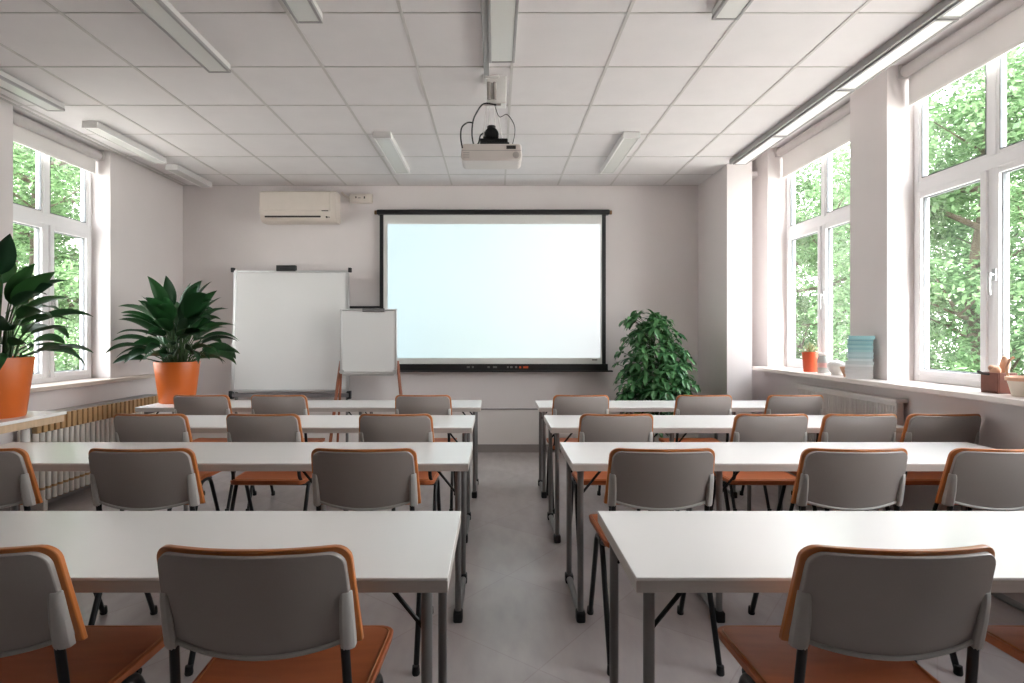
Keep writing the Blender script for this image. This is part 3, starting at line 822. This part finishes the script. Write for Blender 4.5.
obj('foliage', fo, 'sche', sp_, smooth=60)

# ------------------------------------------------------------------ things on the right sill
ZS = SR + .02
d = 4.92
p = thing('potted_succulent', (2.76, 4.96, ZS), 'small red orange pot with a succulent on the far right sill', 'potted plant')
obj('pot', MB().lathe([(.001, 0), (.052, 0), (.056, .006), (.066, .17), (.066, .175), (.058, .175), (.056, .15), (.001, .15)], n=28), 'potred', p)
lf = MB(); rnd = random.Random(2)
for i in range(26):
    a = i*2.4; k = i/26; el = math.radians(15+70*k)
    leaf(lf, (math.cos(a)*.02*(1-k), math.sin(a)*.02*(1-k), .15), (math.cos(a)*math.cos(el), math.sin(a)*math.cos(el), math.sin(el)), .06+.05*k+rnd.uniform(0, .02), .022, .3, 5, .3)
obj('leaves', lf, 'succ', p)
p = thing('glass_jar', (2.76, 4.765, ZS), 'pale glass jar with pinkish band beside the red pot', 'jar')
obj('jar', MB().lathe([(.001, 0), (.042, 0), (.045, .01), (.045, .12), (.038, .14), (.038, .15), (.034, .15), (.034, .138), (.04, .118), (.04, .012), (.001, .008)], n=24), 'clearjar', p)
obj('lid', MB().lathe([(.039, .15), (.041, .152), (.041, .165), (.036, .17), (.001, .17)], n=24), 'whiteceramic', p)
obj('band', MB().lathe([(.0453, .05), (.0462, .05), (.0462, .09), (.0453, .09)], n=24), 'pinkdots', p)
p = thing('bowl', (2.76, 4.58, ZS), 'white round bowl on the far right sill', 'bowl')
obj('bowl_body', MB().lathe([(.001, 0), (.035, 0), (.037, .008), (.062, .04), (.07, .075), (.067, .077), (.058, .04), (.03, .014), (.001, .012)], n=28), 'whiteceramic', p)
obj('bowl_lid', MB().lathe([(.071, .077), (.068, .088), (.045, .108), (.012, .118), (.012, .13), (.001, .132)], n=28), 'whiteceramic', p)
p = obj('shell', MB().lathe([(.006, 0), (.012, .02), (.024, .05), (.034, .078), (.028, .08), (.015, .05), (.001, .03)], n=16), 'peach', loc=(2.675, 4.335, ZS)); tag(p, 'small pinkish cone shaped shell beside the booklet stack', 'shell')
p.rotation_euler = (0, 0, 0)
# booklets
zc = ZS; rnd = random.Random(9)
hts = [.036, .03, .026, .016, .024, .018, .014, .02, .016, .014, .018, .014, .016, .014, .016, .026]
names = ['whitish thick booklet lying at the bottom of the stack on the sill']
lab = ['second from the bottom', 'third from the bottom', 'fourth from the bottom', 'fifth from the bottom', 'sixth from the bottom', 'seventh from the bottom', 'just below the middle', 'just above the middle', 'seventh from the top', 'sixth from the top', 'fifth from the top', 'fourth from the top', 'third from the top', 'second from the top', 'topmost']
for i, h in enumerate(hts):
    tone = 'whitish grey' if i < 4 else 'grey teal' if i < 8 else 'teal'
    bk = thing('booklet', (2.682, 4.175 - .0012*i + rnd.uniform(-.006, .006), zc), ('whitish grey booklet at the bottom of the leaning stack' if i == 0 else '%s booklet, %s in the leaning stack on the sill' % (tone, lab[i-1])), 'booklet', 'booklets stacked on the right sill', math.radians(62)+rnd.uniform(-.07, .07))
    L = .080 + (.008 if i < 5 else 0) + rnd.uniform(-.004, .004)
    c = MB().box(-.054, .05, -L, L, 0, .0025).box(-.054, .05, -L, L, h-.0045, h-.0015).box(-.050, -.0465, -L+.002, L-.002, .0026, h-.0046)
    obj('cover', c, 'teal%d' % max(0, 14 - int(i*14/15)), bk)
    obj('pages', MB().box(-.0464, .048, -L+.004, L-.004, .0026, h-.0046), 'paper', bk)
    zc += h
# brown box with clay pieces and cream bucket
d = 3.1
p = thing('storage_box', (2.805, 3.152, ZS), 'small brown box holding peach clay pieces on the near right sill', 'box')
b = MB(); q = .055
b.box(-q, q, -q, q, 0, .008).box(-q, -q+.008, -q, q, .008, .115).box(q-.008, q, -q, q, .008, .115).box(-q+.008, q-.008, -q, -q+.008, .008, .115).box(-q+.008, q-.008, q-.008, q, .008, .115)
obj('box_body', b, 'brownbox', p, bevel=.003)
obj('box_handle', MB().tube([(-.05, .0, .105), (-.075, .02, .108), (-.095, .03, .12)], .008, 8), 'dark', p)
c = MB().sphere((-.02, 0, .125), (.024, .03, .026)).sphere((-.03, .01, .138), (.016, .02, .018))
o = obj('clay_piece', c, 'peach', loc=(2.805, 3.152, ZS)); tag(o, 'lower rounded peach clay lump in the brown box', 'clay piece')
c = MB().tube([(.032, 0, .10), (.034, 0, .15), (.038, .0, .18), (.03, .0, .205)], [.012, .025, .022, .008], 10)
o = obj('clay_piece', c, 'peach', loc=(2.805, 3.152, ZS)); tag(o, 'tall pointed peach clay piece standing in the brown box', 'clay piece')
p = thing('bucket', (2.795, 2.965, ZS), 'cream bucket with wooden rim at the right edge of the sill', 'bucket')
obj('bucket_body', MB().lathe([(.001, 0), (.065, 0), (.068, .006), (.088, .09), (.083, .09), (.064, .01), (.001, .008)], n=28), 'cream', p)
obj('rim', MB().lathe([(.083, .082), (.094, .082), (.096, .1), (.088, .104), (.083, .1), (.083, .082)], n=28), 'peach', p)
obj('handle', MB().tube([(-.03, .085, .09), (-.05, .075, .15), (-.045, .06, .19), (-.03, .05, .205)], .007, 8), 'peach', p)

# ------------------------------------------------------------------ outside
struct('ground_outside', MB().box(-60, 60, -40, 60, -.75, -.7), 'bounceground', label='pale ground outside the windows, toned to bounce light indoors', cat='ground')
def tree_mesh(seed, nleaf, R, z0, z1, lsz):
    rnd = random.Random(seed)
    tk = MB(); fo = MB()
    tk.tube([(0, 0, -.05), (.08, .05, 1.4), (.0, .2, 2.8), (.25, .1, 4.4), (.3, -.1, z1*.85)], [.17, .14, .11, .08, .03], 10)
    tips = []
    for i in range(13):
        a = i*2.4; zb_ = .9 + i*.33; L = R*rnd.uniform(.6, .95)
        b = Vector((.05, .1, zb_)); e = b + Vector((math.cos(a)*L, math.sin(a)*L, L*rnd.uniform(.25, .8)))
        mid = (b+e)/2 + Vector((0, 0, -.12*L))
        tk.tube([b, mid, e], [.055, .035, .012], 7); tips += [mid, e]
        for s_ in (-1, 1):
            e2 = mid + Vector((math.cos(a+s_*.8)*L*.5, math.sin(a+s_*.8)*L*.5, L*.25)); tk.tube([mid, e2], [.022, .008], 6); tips.append(e2)
    blobs = [(t_, rnd.uniform(.3, .6)) for t_ in tips]
    for i in range(170):
        a = rnd.uniform(0, 2*PI); rr_ = R*math.sqrt(rnd.random()); z = rnd.uniform(z0, z1)
        k = (z-z0)/(z1-z0); rr_ *= (1 - .8*max(0, k-.5))
        blobs.append((Vector((rr_*math.cos(a), rr_*math.sin(a), z)), rnd.uniform(.25, .6)))
    for i in range(nleaf):
        c, r = rnd.choice(blobs)
        v = Vector((rnd.gauss(0, 1), rnd.gauss(0, 1), rnd.gauss(0, 1))); v.normalize()
        p = c + Vector((v.x, v.y, v.z*.6))*r*(rnd.random()**.4)*1.15
        dv = (Vector((rnd.gauss(0, 1), rnd.gauss(0, 1), rnd.gauss(-.25, .4))) + v*.6).normalized()
        up_ = Vector((rnd.gauss(0, .4), rnd.gauss(0, .4), 1)).normalized()
        sd_ = dv.cross(up_).normalized(); L = lsz*rnd.uniform(.6, 1.35); w = L*.28
        fo.add([p, p + dv*L*.45 + sd_*w, p + dv*L, p + dv*L*.45 - sd_*w], [(0, 1, 2, 3)])
    return tk, fo
protos = {}
for key, args, lm in (('R1', (21, 60000, 2.3, .0, 7.4, .105), 'treeR'), ('L1', (23, 85000, 2.3, -.2, 7.2, .09), 'treeL')):
    tk, fo = tree_mesh(*args); protos[key] = (tk, fo, lm)
built = {}
def tree(key, x, y, rz, sc_, label):
    t = thing('tree', (x, y, -.7), label, 'tree', 'trees outside the windows', rz)
    t.scale = (sc_, sc_, sc_)
    if key not in built:
        tk, fo, lm = protos[key]
        built[key] = (obj('trunk', tk, 'bark', t), obj('foliage', fo, lm, t, smooth=0))
    else:
        for o in built[key]:
            c = o.copy(); COL.objects.link(c); c.parent = t
    return t
tree('R1', 8.3, 9.6, .4, 1.0, 'pale green tree with dark branches outside the nearer right window')
tree('R1', 8.3, 15.6, 2.0, 1.0, 'leafy tree filling the farther right window')
tree('R1', 14.5, 17.5, 3.6, 1.15, 'pale tree farther back, behind the one outside the nearer right window')
tree('R1', 16.0, 27.0, 5.2, 1.3, 'pale tree deep behind the one outside the farther right window')
tree('L1', -8.2, 10.4, 2.6, 1.05, 'bushy green tree filling the left window')
tree('L1', -14.8, 17.6, 2.2, 1.2, 'green tree farther back outside the left window')

# ------------------------------------------------------------------ light
W = bpy.data.worlds.new('sky'); S.world = W; W.use_nodes = True
nt = W.node_tree; bg = nt.nodes['Background']
tc = nt.nodes.new('ShaderNodeTexCoord'); spn = nt.nodes.new('ShaderNodeSeparateXYZ'); nt.links.new(tc.outputs['Generated'], spn.inputs['Vector'])
rp = nt.nodes.new('ShaderNodeValToRGB'); nt.links.new(spn.outputs['Z'], rp.inputs['Fac'])
rp.color_ramp.elements[0].color = (*lin('#fbfbf6'), 1); rp.color_ramp.elements[1].color = (*lin('#e6f0fb'), 1)
nt.links.new(rp.outputs['Color'], bg.inputs['Color'])
bg.inputs['Strength'].default_value = 5.0
sun = bpy.data.lights.new('sun', 'SUN'); sun.energy = 6; sun.angle = math.radians(3); sun.color = (1, .98, .95)
so = bpy.data.objects.new('sun', sun); COL.objects.link(so)
so.rotation_euler = Vector((-.13, .56, -.82)).to_track_quat('-Z', 'Y').to_euler()
def portal(x, y0, y1, z0, z1, sgn):
    l = bpy.data.lights.new('window_portal', 'AREA'); l.shape = 'RECTANGLE'; l.size = y1-y0; l.size_y = z1-z0; l.cycles.is_portal = True
    o = bpy.data.objects.new('window_portal', l); COL.objects.link(o)
    o.location = (x, (y0+y1)/2, (z0+z1)/2)
    o.rotation_euler = Matrix(((0, 0, sgn), (1, 0, 0), (0, sgn, 0))).to_euler() if False else Vector((-sgn, 0, 0)).to_track_quat('-Z', 'Z').to_euler()
for a, b in LW: portal(-3.80, a, b, SL, HC, -1)
for a, b in RW: portal(3.06, a, b, SR, ZP, 1)

# ------------------------------------------------------------------ camera and view
cam = bpy.data.cameras.new('camera'); co = bpy.data.objects.new('camera', cam); COL.objects.link(co)
cam.sensor_width = 36; cam.lens = F*36/1024
cam.shift_x = (512-VX)/1024; cam.shift_y = -(341.5-VY)/1024
co.location = (0, 0, CAMH); co.rotation_euler = (PI/2, 0, 0)
cam.clip_start = .02; cam.clip_end = 200
S.camera = co
S.cycles.max_bounces = 10; S.cycles.diffuse_bounces = 6; S.cycles.glossy_bounces = 4; S.cycles.transparent_max_bounces = 12
S.cycles.sample_clamp_indirect = 8
S.cycles.use_denoising = True
vs = S.view_settings
vs.view_transform = 'Standard'; vs.look = 'None'; vs.gamma = 1; vs.use_curve_mapping = False
vs.exposure = 1.48
